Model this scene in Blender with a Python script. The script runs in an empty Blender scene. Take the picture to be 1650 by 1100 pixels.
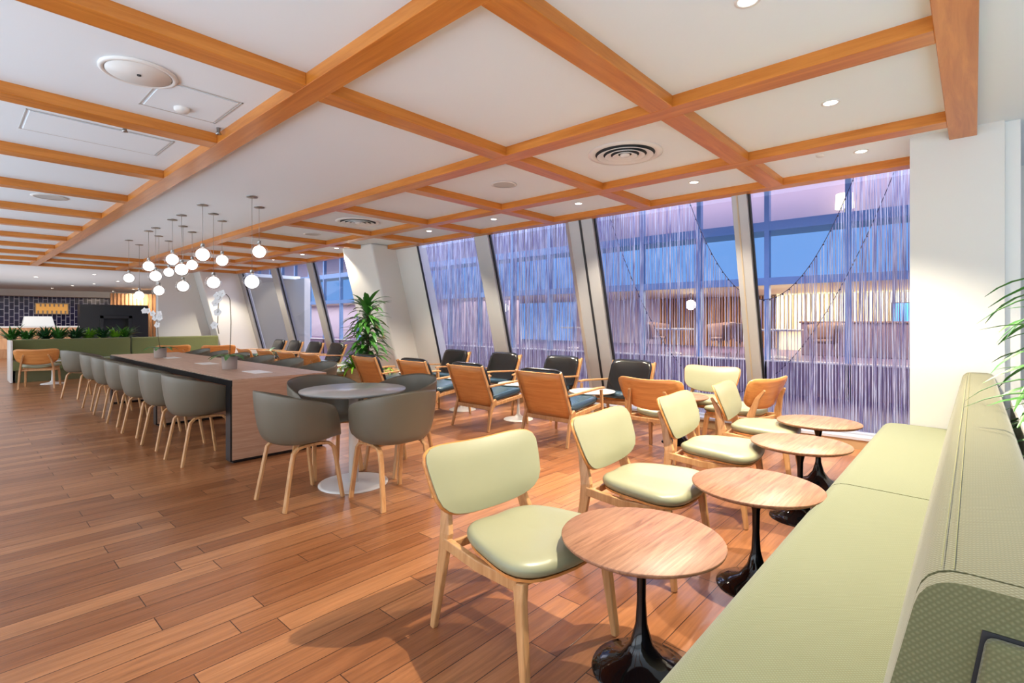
import bpy, math, random
from mathutils import Vector, Matrix
random.seed(11)
PI = math.pi
scn = bpy.context.scene
C = scn.collection

# ------------------------------------------------------------------ camera
TH = math.radians(42.08)
H = 1.27
cam_d = bpy.data.cameras.new('camera'); cam = bpy.data.objects.new('camera', cam_d); C.objects.link(cam)
cam.location = (0, 0, H); cam.rotation_euler = (PI/2, 0, TH)
cam_d.sensor_width = 36; cam_d.lens = 825/1650*36; cam_d.shift_y = -34/1650
cam_d.clip_start = 0.05; cam_d.clip_end = 200
scn.camera = cam
# ------------------------------------------------------------------ world (dusk sky)
w = bpy.data.worlds.new('dusk_sky'); scn.world = w; w.use_nodes = True
w.node_tree.nodes['Background'].inputs[0].default_value = (0.20, 0.42, 0.85, 1)
w.node_tree.nodes['Background'].inputs[1].default_value = 1.25
scn.view_settings.view_transform = 'Standard'; scn.view_settings.look = 'None'
scn.view_settings.gamma = 1; scn.view_settings.use_curve_mapping = False
scn.view_settings.exposure = -0.28

ZB, ZC = 2.57, 2.64            # underside of the timber beams, plaster ceiling
def area(name, loc, size, power, col=(1, 1, 1), rot=(0, 0, 0)):
    l = bpy.data.lights.new(name, 'AREA'); l.shape = 'RECTANGLE'; l.size, l.size_y = size
    l.energy = power; l.color = col
    o = bpy.data.objects.new(name, l); C.objects.link(o); o.location = loc; o.rotation_euler = rot
    return o
def spot(name, loc, power, col=(1, .89, .70), ang=110, r=.02, blend=.5, rot=(0, 0, 0)):
    l = bpy.data.lights.new(name, 'SPOT'); l.energy = power; l.color = col
    l.spot_size = math.radians(ang); l.spot_blend = blend; l.shadow_soft_size = r
    o = bpy.data.objects.new(name, l); C.objects.link(o); o.location = loc; o.rotation_euler = rot
    return o
WARM = (1, .93, .84)
# added fill panels behind the photographer and at the right end of the lounge
FILL_TINT = (.86, .93, 1)
area('wall_fill', (-9, -4.85, 1.30), (26, 2.3), 430, FILL_TINT, (math.radians(112), 0, 0))
area('wall_fill', (4.9, 1.0, 1.45), (10, 2.0), 65, FILL_TINT, (math.radians(112), 0, math.radians(90)))
area('ceiling_fill', (-8, -3.2, .35), (24, 2.6), 1080, (.64, .83, 1), (PI, 0, 0))  # added upward fill that brightens the ceiling, unseen behind the camera
area('ceiling_fill', (2.6, 0.5, .35), (3.5, 6), 130, (.64, .83, 1), (PI, 0, 0))  # second added upward fill, for the ceiling at the right
area('overhead_fill', (-1.0, -2.6, ZC-.02), (5, 1.6), 20, (.97, .98, 1))  # added overhead fill behind the camera, with no fixture modelled
area('overhead_fill', (-8.5, -2.4, ZC-.02), (8, 1.6), 35, (.97, .98, 1))  # same added overhead fill, further left
area('cove_and_fill_light', (-22, 2.0, 2.2), (6, 5), 85, (.95, .97, 1))  # broad downward fill over the far area, away from the cove
area('cove_and_fill_light', (-22, 2.0, .3), (8, 5), 110, (.95, .97, 1), (PI, 0, 0))  # broad upward fill near the floor, away from the cove
area('cove_and_fill_light', (-30.4, 2.2, 2.3), (.4, 9), 90, (1, .95, .88))
# violet, blue and white fill added to light the atrium and the bead curtain
area('atrium_fill', (-3.0, 6.25, 3.5), (12, .25), 150, (.80, .80, 1), (math.radians(20), 0, 0))
area('atrium_fill', (-1.0, 9.5, 4.4), (5, 1.5), 150, (.74, .62, 1), (math.radians(-30), 0, 0))
area('atrium_fill', (-6.0, 9.5, 4.4), (5, 1.5), 220, (.62, .72, 1), (math.radians(-30), 0, 0))
area('atrium_fill', (-2.2, 9.0, -.25), (8, 1.0), 70, (.86, .66, .95), (math.radians(150), 0, 0))
area('atrium_fill', (-15, 9.0, 4.4), (10, 3), 700, (.95, .94, 1))
area('atrium_fill', (-28, 9.0, 4.4), (12, 3), 900, (.95, .94, 1))
area('hall_light', (-3, 15, 2.05), (9, 3), 700, (1, .84, .62))
area('hall_light', (-12, 15, 2.05), (8, 3), 300, (1, .9, .8))
area('hall_light', (-2, 16.9, 1.95), (6, .4), 170, (1, .93, .74), (math.radians(35), 0, 0))
area('hall_light', (-24, 13.4, 2.05), (16, 1.5), 450, (1, .97, .95))
area('hall_light', (-3, 12.55, 4.5), (9, .4), 70, (1, .84, .92))

# ------------------------------------------------------------------ materials
def lin(r, g, b):
    f = lambda c: (c/255/12.92) if c/255 <= .04045 else ((c/255+.055)/1.055)**2.4
    return (f(r), f(g), f(b), 1)
def new_mat(name):
    m = bpy.data.materials.new(name); m.use_nodes = True
    nt = m.node_tree; return m, nt, nt.nodes['Principled BSDF']
def N(nt, t, **k):
    n = nt.nodes.new(t)
    for a, b in k.items(): setattr(n, a, b)
    return n
def plain(name, col, rough=.6, metal=0, bump=0, bscale=200, var=0, spec=.5, coat=0, sheen=0):
    m, nt, p = new_mat(name)
    p.inputs['Base Color'].default_value = col; p.inputs['Roughness'].default_value = rough
    p.inputs['Metallic'].default_value = metal; p.inputs['Specular IOR Level'].default_value = spec
    p.inputs['Coat Weight'].default_value = coat; p.inputs['Coat Roughness'].default_value = .15
    p.inputs['Sheen Weight'].default_value = sheen
    tc = N(nt, 'ShaderNodeTexCoord'); nz = N(nt, 'ShaderNodeTexNoise')
    nz.inputs['Scale'].default_value = bscale; nz.inputs['Detail'].default_value = 3
    nt.links.new(tc.outputs['Object'], nz.inputs['Vector'])
    if bump:
        b = N(nt, 'ShaderNodeBump'); b.inputs['Strength'].default_value = bump; b.inputs['Distance'].default_value = .002
        nt.links.new(nz.outputs['Fac'], b.inputs['Height']); nt.links.new(b.outputs['Normal'], p.inputs['Normal'])
    if var:
        nz2 = N(nt, 'ShaderNodeTexNoise'); nz2.inputs['Scale'].default_value = 6
        nt.links.new(tc.outputs['Object'], nz2.inputs['Vector'])
        mx = N(nt, 'ShaderNodeMix', data_type='RGBA')
        mx.inputs['A'].default_value = tuple(c*(1-var) for c in col[:3])+(1,)
        mx.inputs['B'].default_value = tuple(min(1, c*(1+var)) for c in col[:3])+(1,)
        nt.links.new(nz2.outputs['Fac'], mx.inputs['Factor']); nt.links.new(mx.outputs['Result'], p.inputs['Base Color'])
    return m
def wood(name, a, b, axis='X', rough=.35, scale=1.0, coat=0, world=False):
    m, nt, p = new_mat(name)
    tc = N(nt, 'ShaderNodeTexCoord'); mp = N(nt, 'ShaderNodeMapping')
    s = [22*scale]*3; s['XYZ'.index(axis)] = 1.3*scale; mp.inputs['Scale'].default_value = s
    nt.links.new(tc.outputs['Object'], mp.inputs['Vector'])
    nz = N(nt, 'ShaderNodeTexNoise'); nz.inputs['Scale'].default_value = 1.6; nz.inputs['Detail'].default_value = 6
    nz.inputs['Roughness'].default_value = .65; nz.inputs['Distortion'].default_value = .6
    nt.links.new(mp.outputs['Vector'], nz.inputs['Vector'])
    cr = N(nt, 'ShaderNodeValToRGB'); e = cr.color_ramp.elements
    e[0].position = .32; e[0].color = a; e[1].position = .68; e[1].color = b
    nt.links.new(nz.outputs['Fac'], cr.inputs['Fac']); nt.links.new(cr.outputs['Color'], p.inputs['Base Color'])
    p.inputs['Roughness'].default_value = rough; p.inputs['Coat Weight'].default_value = coat
    p.inputs['Coat Roughness'].default_value = .12
    b_ = N(nt, 'ShaderNodeBump'); b_.inputs['Strength'].default_value = .15; b_.inputs['Distance'].default_value = .001
    nt.links.new(nz.outputs['Fac'], b_.inputs['Height']); nt.links.new(b_.outputs['Normal'], p.inputs['Normal'])
    return m
def emit(name, col, s):
    m, nt, p = new_mat(name)
    p.inputs['Base Color'].default_value = col; p.inputs['Emission Color'].default_value = col
    p.inputs['Emission Strength'].default_value = s; return m
def glass(name, tint=(1, 1, 1, 1), refl=.9, ior=1.45, rough=0.0):
    m = bpy.data.materials.new(name); m.use_nodes = True; nt = m.node_tree; nt.nodes.clear()
    o = N(nt, 'ShaderNodeOutputMaterial'); mx = N(nt, 'ShaderNodeMixShader'); t = N(nt, 'ShaderNodeBsdfTransparent')
    g = N(nt, 'ShaderNodeBsdfGlossy'); f = N(nt, 'ShaderNodeFresnel'); 
    ge = N(nt, 'ShaderNodeNewGeometry'); mi = N(nt, 'ShaderNodeMapRange')
    mi.inputs['To Min'].default_value = ior; mi.inputs['To Max'].default_value = 1/ior
    nt.links.new(ge.outputs['Backfacing'], mi.inputs['Value']); nt.links.new(mi.outputs[0], f.inputs['IOR'])
    t.inputs['Color'].default_value = tint; g.inputs['Roughness'].default_value = rough
    g.inputs['Color'].default_value = (refl, refl, refl, 1)
    nt.links.new(f.outputs[0], mx.inputs[0]); nt.links.new(t.outputs[0], mx.inputs[1]); nt.links.new(g.outputs[0], mx.inputs[2])
    nt.links.new(mx.outputs[0], o.inputs[0]); return m
def floor_mat():
    m, nt, p = new_mat('plank_floor')
    tc = N(nt, 'ShaderNodeTexCoord'); sep = N(nt, 'ShaderNodeSeparateXYZ'); cmb = N(nt, 'ShaderNodeCombineXYZ')
    nt.links.new(tc.outputs['Object'], sep.inputs[0])
    nt.links.new(sep.outputs['Y'], cmb.inputs['X']); nt.links.new(sep.outputs['X'], cmb.inputs['Y'])
    br = N(nt, 'ShaderNodeTexBrick'); br.offset = .37; br.offset_frequency = 2; br.squash = 1.35; br.squash_frequency = 3
    br.inputs['Color1'].default_value = (0, 0, 0, 1); br.inputs['Color2'].default_value = (1, 1, 1, 1)
    br.inputs['Mortar'].default_value = (.5, .5, .5, 1)
    br.inputs['Scale'].default_value = 1; br.inputs['Mortar Size'].default_value = .0022; br.inputs['Mortar Smooth'].default_value = .3
    br.inputs['Brick Width'].default_value = .95; br.inputs['Row Height'].default_value = .13
    nt.links.new(cmb.outputs[0], br.inputs['Vector'])
    # grain stretched along the planks, shifted by each plank's own value
    mp = N(nt, 'ShaderNodeMapping'); mp.inputs['Scale'].default_value = (1.6, 26, 1)
    ad = N(nt, 'ShaderNodeVectorMath', operation='ADD'); sc = N(nt, 'ShaderNodeVectorMath', operation='SCALE')
    sc.inputs['Scale'].default_value = 37
    nt.links.new(br.outputs['Color'], sc.inputs[0]); nt.links.new(cmb.outputs[0], mp.inputs['Vector'])
    nt.links.new(mp.outputs[0], ad.inputs[0]); nt.links.new(sc.outputs[0], ad.inputs[1])
    nz = N(nt, 'ShaderNodeTexNoise'); nz.inputs['Scale'].default_value = 1.3; nz.inputs['Detail'].default_value = 7
    nz.inputs['Roughness'].default_value = .62; nz.inputs['Distortion'].default_value = 1.0
    nt.links.new(ad.outputs[0], nz.inputs['Vector'])
    c1 = N(nt, 'ShaderNodeValToRGB'); e = c1.color_ramp.elements
    e[0].position = .0; e[0].color = lin(140, 88, 54); e[1].position = 1; e[1].color = lin(180, 124, 82)
    e2 = c1.color_ramp.elements.new(.5); e2.color = lin(158, 104, 66)
    nt.links.new(br.outputs['Color'], c1.inputs['Fac'])
    c2 = N(nt, 'ShaderNodeValToRGB'); e = c2.color_ramp.elements
    e[0].position = .3; e[0].color = (.62, .58, .55, 1); e[1].position = .65; e[1].color = (1.08, 1.08, 1.08, 1)
    nt.links.new(nz.outputs['Fac'], c2.inputs['Fac'])
    mu = N(nt, 'ShaderNodeMix', data_type='RGBA', blend_type='MULTIPLY'); mu.inputs['Factor'].default_value = 1
    nt.links.new(c1.outputs[0], mu.inputs['A']); nt.links.new(c2.outputs[0], mu.inputs['B'])
    mo = N(nt, 'ShaderNodeMix', data_type='RGBA'); mo.inputs['B'].default_value = lin(52, 26, 14)
    nt.links.new(br.outputs['Fac'], mo.inputs['Factor']); nt.links.new(mu.outputs['Result'], mo.inputs['A'])
    nt.links.new(mo.outputs['Result'], p.inputs['Base Color'])
    # hand scraped relief
    mp2 = N(nt, 'ShaderNodeMapping'); mp2.inputs['Scale'].default_value = (3, 14, 1)
    nt.links.new(cmb.outputs[0], mp2.inputs['Vector'])
    nz2 = N(nt, 'ShaderNodeTexNoise'); nz2.inputs['Scale'].default_value = 2.2; nz2.inputs['Detail'].default_value = 3
    nt.links.new(mp2.outputs[0], nz2.inputs['Vector'])
    h = N(nt, 'ShaderNodeMath', operation='SUBTRACT'); nt.links.new(nz2.outputs['Fac'], h.inputs[0])
    nt.links.new(br.outputs['Fac'], h.inputs[1])
    b = N(nt, 'ShaderNodeBump'); b.inputs['Strength'].default_value = .35; b.inputs['Distance'].default_value = .004
    nt.links.new(h.outputs[0], b.inputs['Height']); nt.links.new(b.outputs['Normal'], p.inputs['Normal'])
    p.inputs['Roughness'].default_value = .29; p.inputs['Specular IOR Level'].default_value = .45
    return m
def tile_mat():
    m, nt, p = new_mat('navy_tile')
    tc = N(nt, 'ShaderNodeTexCoord'); sep = N(nt, 'ShaderNodeSeparateXYZ'); cmb = N(nt, 'ShaderNodeCombineXYZ')
    nt.links.new(tc.outputs['Object'], sep.inputs[0]); nt.links.new(sep.outputs['Z'], cmb.inputs['X']); nt.links.new(sep.outputs['Y'], cmb.inputs['Y'])
    br = N(nt, 'ShaderNodeTexBrick'); br.inputs['Scale'].default_value = 1
    br.inputs['Brick Width'].default_value = .32; br.inputs['Row Height'].default_value = .16; br.inputs['Mortar Size'].default_value = .012
    br.inputs['Color1'].default_value = lin(30, 30, 62); br.inputs['Color2'].default_value = lin(48, 46, 86); br.inputs['Mortar'].default_value = lin(190, 190, 210)
    nt.links.new(cmb.outputs[0], br.inputs['Vector']); nt.links.new(br.outputs['Color'], p.inputs['Base Color'])
    p.inputs['Roughness'].default_value = .2
    return m
def weave(name, a, b, scale=400, rough=.85):
    m, nt, p = new_mat(name)
    tc = N(nt, 'ShaderNodeTexCoord')
    ck = N(nt, 'ShaderNodeTexWave', wave_type='BANDS', bands_direction='DIAGONAL'); ck.inputs['Scale'].default_value = scale/6; ck.inputs['Distortion'].default_value = .4
    mp = N(nt, 'ShaderNodeMapping'); mp.inputs['Rotation'].default_value = (0, PI/2, 0)
    ck2 = N(nt, 'ShaderNodeTexWave', wave_type='BANDS', bands_direction='DIAGONAL'); ck2.inputs['Scale'].default_value = scale/6; ck2.inputs['Distortion'].default_value = .4
    nt.links.new(tc.outputs['Object'], ck.inputs['Vector']); nt.links.new(tc.outputs['Object'], mp.inputs['Vector']); nt.links.new(mp.outputs[0], ck2.inputs['Vector'])
    mu = N(nt, 'ShaderNodeMath', operation='MULTIPLY'); nt.links.new(ck.outputs['Fac'], mu.inputs[0]); nt.links.new(ck2.outputs['Fac'], mu.inputs[1])
    nz = N(nt, 'ShaderNodeTexNoise'); nz.inputs['Scale'].default_value = 9; nt.links.new(tc.outputs['Object'], nz.inputs['Vector'])
    mx = N(nt, 'ShaderNodeMix', data_type='RGBA'); mx.inputs['A'].default_value = a; mx.inputs['B'].default_value = b
    nt.links.new(mu.outputs[0], mx.inputs['Factor']); nt.links.new(mx.outputs['Result'], p.inputs['Base Color'])
    bb = N(nt, 'ShaderNodeBump'); bb.inputs['Strength'].default_value = .5; bb.inputs['Distance'].default_value = .0012
    nt.links.new(mu.outputs[0], bb.inputs['Height']); nt.links.new(bb.outputs['Normal'], p.inputs['Normal'])
    p.inputs['Roughness'].default_value = rough; p.inputs['Sheen Weight'].default_value = .25
    return m
def bead_mat():
    m, nt, p = new_mat('glass_beads')
    tc = N(nt, 'ShaderNodeTexCoord'); mp = N(nt, 'ShaderNodeMapping'); mp.inputs['Scale'].default_value = (9, 9, 1.2)
    nt.links.new(tc.outputs['Object'], mp.inputs['Vector'])
    nz = N(nt, 'ShaderNodeTexNoise'); nz.inputs['Scale'].default_value = 2.5; nz.inputs['Detail'].default_value = 2
    nt.links.new(mp.outputs[0], nz.inputs['Vector'])
    cr = N(nt, 'ShaderNodeValToRGB'); e = cr.color_ramp.elements
    e[0].position = .35; e[0].color = lin(146, 134, 172); e[1].position = .62; e[1].color = lin(232, 230, 240)
    nt.links.new(nz.outputs['Fac'], cr.inputs['Fac']); nt.links.new(cr.outputs[0], p.inputs['Base Color'])
    p.inputs['Roughness'].default_value = .2; p.inputs['Transmission Weight'].default_value = 0
    return m
M = {}
M['floor'] = floor_mat()
M['plaster'] = plain('plaster_ceiling', lin(228, 236, 242), .85, bump=.05, bscale=60)
M['wall'] = plain('white_paint', lin(222, 221, 217), .7, bump=.05, bscale=90)
M['beamA'] = wood('ceiling_oak_long', lin(184, 106, 32), lin(214, 138, 60), 'X', .3, .7)
M['beamB'] = wood('ceiling_oak_cross', lin(184, 106, 32), lin(214, 138, 60), 'Y', .3, .7)
M['oak'] = wood('light_oak', lin(176, 124, 76), lin(206, 158, 108), 'Z', .42, 1.2)
M['oakx'] = wood('light_oak_ply', lin(196, 124, 62), lin(220, 154, 88), 'X', .38, 1.0)
M['table_oak'] = wood('table_veneer', lin(176, 138, 112), lin(202, 168, 142), 'X', .4, 1.2)
M['panel_oak'] = wood('table_panel_veneer', lin(172, 130, 102), lin(196, 158, 130), 'Y', .45, 1.2)
M['walnut'] = wood('walnut_top', lin(122, 80, 58), lin(176, 128, 98), 'Y', .48, 1.6)
M['black'] = plain('black_lacquer', lin(22, 22, 26), .3)
M['gloss_black'] = plain('gloss_black', lin(12, 12, 15), .06)
M['white_top'] = plain('white_laminate', lin(228, 226, 222), .22, coat=.3)
M['white_metal'] = plain('white_metal', lin(225, 220, 214), .35)
M['marble'] = plain('grey_laminate', lin(176, 174, 170), .22, var=.12)
M['shell'] = plain('taupe_shell', lin(102, 95, 80), .42, bump=.03, bscale=400)
M['green_leather'] = plain('pale_green_leather', lin(148, 147, 118), .36, bump=.06, bscale=350, var=.03)
M['black_leather'] = plain('black_leather', lin(24, 24, 26), .2, bump=1.0, bscale=9)
M['blue_leather'] = plain('slate_blue_leather', lin(50, 74, 88), .22, bump=.5, bscale=9)
M['bench'] = weave('green_bench_fabric', lin(104, 108, 76), lin(121, 124, 91))
M['bench_dark'] = weave('olive_bench_fabric', lin(92, 90, 56), lin(112, 109, 74))
M['stitch'] = plain('stitch_thread', lin(160, 154, 108), .8)
M['sage'] = weave('sage_fabric', lin(100, 104, 60), lin(128, 134, 84))
M['bronze'] = plain('mullion_metal', lin(168, 166, 166), .4, metal=.35)
M['tan_metal'] = plain('mullion_side', lin(176, 158, 134), .45, metal=.2)
M['gasket'] = plain('black_gasket', lin(18, 18, 22), .5)
M['glass'] = glass('window_glass', (.93, .95, 1, 1), .55, 1.38)
M['globe_glass'] = glass('globe_glass', (.97, .97, .97, 1), .95, 1.25)
M['globe'] = emit('globe_glow', (1, .98, .96, 1), 3.6)
M['lamp'] = emit('downlight_lamp', (1, .93, .82, 1), 14)
M['chrome'] = plain('brushed_nickel', lin(150, 148, 145), .3, metal=1)
M['white_plastic'] = plain('white_plastic', lin(226, 225, 222), .4)
M['dark_slot'] = plain('dark_slot', lin(58, 58, 58), .8)
M['grille'] = plain('speaker_grille', lin(188, 187, 184), .7)
M['leaf'] = plain('leaf_green', lin(64, 122, 46), .38, var=.35)
M['leaf_dark'] = plain('leaf_dark_green', lin(44, 92, 52), .38, var=.3)
M['lime'] = plain('leaf_lime', lin(128, 190, 44), .45, var=.25)
M['stem'] = plain('plant_stem', lin(84, 70, 44), .6)
M['petal'] = plain('orchid_petal', lin(228, 227, 226), .6)
M['pot'] = plain('concrete_pot', lin(168, 150, 140), .75, var=.08)
M['soil'] = plain('soil', lin(48, 34, 24), .95)
M['planter'] = wood('planter_oak', lin(180, 142, 98), lin(200, 164, 120), 'X', .5)
M['tile'] = tile_mat()
M['fireplace'] = plain('black_stone', lin(36, 37, 38), .35)
M['slat'] = wood('slat_wood', lin(188, 130, 86), lin(222, 172, 128), 'Z', .5)
M['gold'] = emit('backlit_amber', lin(226, 166, 84), .55)
M['beads'] = bead_mat()
M['chain'] = plain('curtain_chain', lin(70, 66, 90), .25, metal=.7)
M['steel_blue'] = plain('facade_steel', lin(128, 164, 208), .35, metal=.2)
M['violet_wall'] = plain('violet_wall', lin(132, 112, 128), .7)
M['lilac_wall'] = plain('lilac_wall', lin(205, 188, 200), .7)
M['cream_wall'] = plain('cream_panel', lin(226, 212, 178), .6)
M['brown_wall'] = plain('brown_panel', lin(122, 92, 84), .6)
M['atrium_floor'] = plain('atrium_floor', lin(104, 84, 116), .45)
M['screen'] = emit('lit_screen', lin(60, 140, 235), 1.4)
M['warm_lamp'] = emit('warm_shade', (1, .82, .5, 1), 3.0)
M['hall_lamp'] = emit('hall_globe', (1, .9, .72, 1), 6.0)
M['baseboard'] = plain('tan_baseboard', lin(170, 136, 98), .6)
M['sill'] = plain('sill_metal', lin(196, 200, 212), .35, metal=.3)
M['paper'] = plain('white_insert', lin(240, 238, 234), .3)

# ------------------------------------------------------------------ mesh builder
class MB:
    def __init__(s): s.v = []; s.f = []; s.sm = []
    def add(s, vs, fs, smooth=False):
        o = len(s.v); s.v += [tuple(p) for p in vs]
        for f in fs: s.f.append([i+o for i in f]); s.sm.append(smooth)
        return s
    def box(s, x0, x1, y0, y1, z0, z1):
        vs = [(x0,y0,z0),(x1,y0,z0),(x1,y1,z0),(x0,y1,z0),(x0,y0,z1),(x1,y0,z1),(x1,y1,z1),(x0,y1,z1)]
        return s.add(vs, [(3,2,1,0),(4,5,6,7),(0,1,5,4),(1,2,6,5),(2,3,7,6),(3,0,4,7)])
    def hexa(s, lo, hi):   # two quads (ccw from above)
        return s.add(list(lo)+list(hi), [(3,2,1,0),(4,5,6,7),(0,1,5,4),(1,2,6,5),(2,3,7,6),(3,0,4,7)])
    def bar(s, p, q, w, d, up=(0, 0, 1), w2=None, d2=None):
        p, q = Vector(p), Vector(q); a = (q-p).normalized(); u = Vector(up)
        if abs(a.dot(u)) > .98: u = Vector((0, 1, 0))
        x = a.cross(u).normalized(); y = x.cross(a).normalized(); w2 = w if w2 is None else w2; d2 = d if d2 is None else d2
        vs = []
        for c, ww, dd in ((p, w, d), (q, w2, d2)):
            vs += [c-x*ww/2-y*dd/2, c+x*ww/2-y*dd/2, c+x*ww/2+y*dd/2, c-x*ww/2+y*dd/2]
        return s.add(vs, [(3,2,1,0),(4,5,6,7),(0,1,5,4),(1,2,6,5),(2,3,7,6),(3,0,4,7)])
    def tube(s, pts, r, n=10, flat=1.0, up=(0, 0, 1)):
        pts = [Vector(p) for p in pts]; k = len(pts)
        rs = r if isinstance(r, (list, tuple)) else [r]*k
        vs = []; prev = None
        for i, p in enumerate(pts):
            t = (pts[min(i+1, k-1)]-pts[max(i-1, 0)]).normalized()
            if prev is None:
                u = Vector(up)
                if abs(t.dot(u)) > .95: u = Vector((1, 0, 0))
                x = t.cross(u).normalized()
            else:
                x = (prev-t*prev.dot(t)).normalized()
            prev = x; y = t.cross(x)
            for j in range(n):
                a = 2*PI*j/n; vs.append(p+x*math.cos(a)*rs[i]+y*math.sin(a)*rs[i]*flat)
        fs = [(i*n+j, i*n+(j+1)%n, (i+1)*n+(j+1)%n, (i+1)*n+j) for i in range(k-1) for j in range(n)]
        fs += [tuple(range(n))[::-1], tuple((k-1)*n+j for j in range(n))]
        s.add(vs, fs, True); s.sm[-1] = False; s.sm[-2] = False
        return s
    def ribbon(s, pts, w, t, side):          # rectangular-section bent wood; side = width direction
        pts = [Vector(p) for p in pts]; side = Vector(side).normalized(); k = len(pts); vs = []
        for i, p in enumerate(pts):
            d = (pts[min(i+1, k-1)]-pts[max(i-1, 0)]).normalized(); nrm = d.cross(side).normalized()
            ww = w[i] if isinstance(w, (list, tuple)) else w
            tt = t[i] if isinstance(t, (list, tuple)) else t
            vs += [p-side*ww/2-nrm*tt/2, p+side*ww/2-nrm*tt/2, p+side*ww/2+nrm*tt/2, p-side*ww/2+nrm*tt/2]
        fs = [(i*4+j, i*4+(j+1)%4, (i+1)*4+(j+1)%4, (i+1)*4+j) for i in range(k-1) for j in range(4)]
        fs += [(3,2,1,0), tuple((k-1)*4+j for j in range(4))]
        return s.add(vs, fs)
    def lathe(s, prof, n=40, cx=0, cy=0, cap=None):
        vs = []
        for r, z in prof:
            for j in range(n):
                a = 2*PI*j/n; vs.append((cx+r*math.cos(a), cy+r*math.sin(a), z))
        k = len(prof)
        fs = [(i*n+j, i*n+(j+1)%n, (i+1)*n+(j+1)%n, (i+1)*n+j) for i in range(k-1) for j in range(n)]
        s.add(vs, fs, True)
        if cap is None and max(z for _, z in prof)-min(z for _, z in prof) < 1e-6: cap = False
        if cap is None: cap = not (abs(prof[0][0]-prof[-1][0]) < 1e-6 and k > 3)
        if prof[0][0] < .002 or not cap: cap0 = False
        else: cap0 = True
        if cap0: s.add([(cx+prof[0][0]*math.cos(2*PI*j/n), cy+prof[0][0]*math.sin(2*PI*j/n), prof[0][1]) for j in range(n)], [tuple(range(n))[::-1]])
        if cap and prof[-1][0] > .002: s.add([(cx+prof[-1][0]*math.cos(2*PI*j/n), cy+prof[-1][0]*math.sin(2*PI*j/n), prof[-1][1]) for j in range(n)], [tuple(range(n))])
        return s
    def ball(s, c, r, n=20, m=12, sx=1, sy=1, sz=1):
        vs = []
        for i in range(m+1):
            ph = PI*i/m
            for j in range(n):
                a = 2*PI*j/n; vs.append((c[0]+r*sx*math.sin(ph)*math.cos(a), c[1]+r*sy*math.sin(ph)*math.sin(a), c[2]-r*sz*math.cos(ph)))
        fs = [(i*n+j, i*n+(j+1)%n, (i+1)*n+(j+1)%n, (i+1)*n+j) for i in range(m) for j in range(n)]
        return s.add(vs, fs, True)
    def grid(s, rows, smooth=True, close=False):
        n = len(rows[0]); k = len(rows); vs = [p for r in rows for p in r]
        fs = [(i*n+j, i*n+(j+1) % n, (i+1)*n+(j+1) % n, (i+1)*n+j) for i in range(k-1) for j in range(n if close else n-1)]
        return s.add(vs, fs, smooth)
    def leaf(s, base, d, L, wd, droop=.5, up=(0, 0, 1), seg=6, curl=.25):
        d = Vector(d).normalized(); up = Vector(up); side = d.cross(up)
        if side.length < .1: side = Vector((1, 0, 0))
        side.normalize(); p = Vector(base); rows = []; dd = d.copy()
        for i in range(seg+1):
            t = i/seg; ww = wd*.5*math.sin(PI*min(.98, (t*.92+.06)))**.8
            nrm = side.cross(dd).normalized()
            rows.append([p-side*ww+nrm*ww*curl, p.copy(), p+side*ww+nrm*ww*curl])
            dd = (dd+Vector((0, 0, -1))*droop/seg*1.6).normalized(); p = p+dd*L/seg
        return s.grid(rows)
    def build(s, name, mat, parent=None, bevel=0, sub=0, solid=0, seg=2):
        me = bpy.data.meshes.new(name); me.from_pydata(s.v, [], s.f)
        me.polygons.foreach_set('use_smooth', s.sm); me.materials.append(M[mat] if isinstance(mat, str) else mat); me.update()
        o = bpy.data.objects.new(name, me); C.objects.link(o)
        if parent is not None: o.parent = parent
        if solid:
            md = o.modifiers.new('solid', 'SOLIDIFY'); md.thickness = solid; md.offset = 0
        if bevel:
            md = o.modifiers.new('bevel', 'BEVEL'); md.width = bevel; md.segments = seg; md.limit_method = 'ANGLE'
        if sub:
            md = o.modifiers.new('sub', 'SUBSURF'); md.levels = sub; md.render_levels = sub
        return o
def tag(o, label, cat, group=None, kind=None):
    o['label'] = label; o['category'] = cat
    if group: o['group'] = group
    if kind: o['kind'] = kind
    return o
def thing(name, label, cat, loc=(0, 0, 0), rz=0, group=None):
    o = bpy.data.objects.new(name, None); C.objects.link(o); o.location = loc; o.rotation_euler = (0, 0, rz)
    o.empty_display_size = .1
    return tag(o, label, cat, group)
def struct(name, mb, mat, **k):
    o = mb.build(name, mat, **k); o['kind'] = 'structure'; return o
def kids(o): return [c for c in bpy.data.objects if c.parent == o]
def dup(o, loc=None, rz=None, label=None, group=None, parent=None):
    c = o.copy(); C.objects.link(c)
    if parent is not None: c.parent = parent
    if loc is not None: c.location = loc
    if rz is not None: c.rotation_euler = (0, 0, rz)
    if label: c['label'] = label
    if group: c['group'] = group
    for ch in kids(o): dup(ch, parent=c)
    return c
# pixel helpers from the calibrated camera (used only to read measured positions)
def at_z(px, py, z):
    u = (px-825)/825; v = (516-py)/825; t = (z-H)/v
    return t*(-math.sin(TH)+u*math.cos(TH)), t*(math.cos(TH)+u*math.sin(TH)), t
CT, ST = math.cos(TH), math.sin(TH)

# ================================================================== SETTING
fl = MB().box(-33, 5, -5, 6.15, -.06, 0); struct('floor', fl, 'floor')
ce = MB().box(-33, 5, -5, 5.62, ZC, ZC+.1).box(-.36, 5, 5.62, 6.6, ZC, ZC+.1); struct('ceiling', ce, 'plaster')
struct('wall_behind', MB().box(-33, 5, -5.2, -5, 0, ZC), 'wall')
struct('wall_right', MB().box(5, 5.2, -5, 8, 0, ZC), 'wall')
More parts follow.
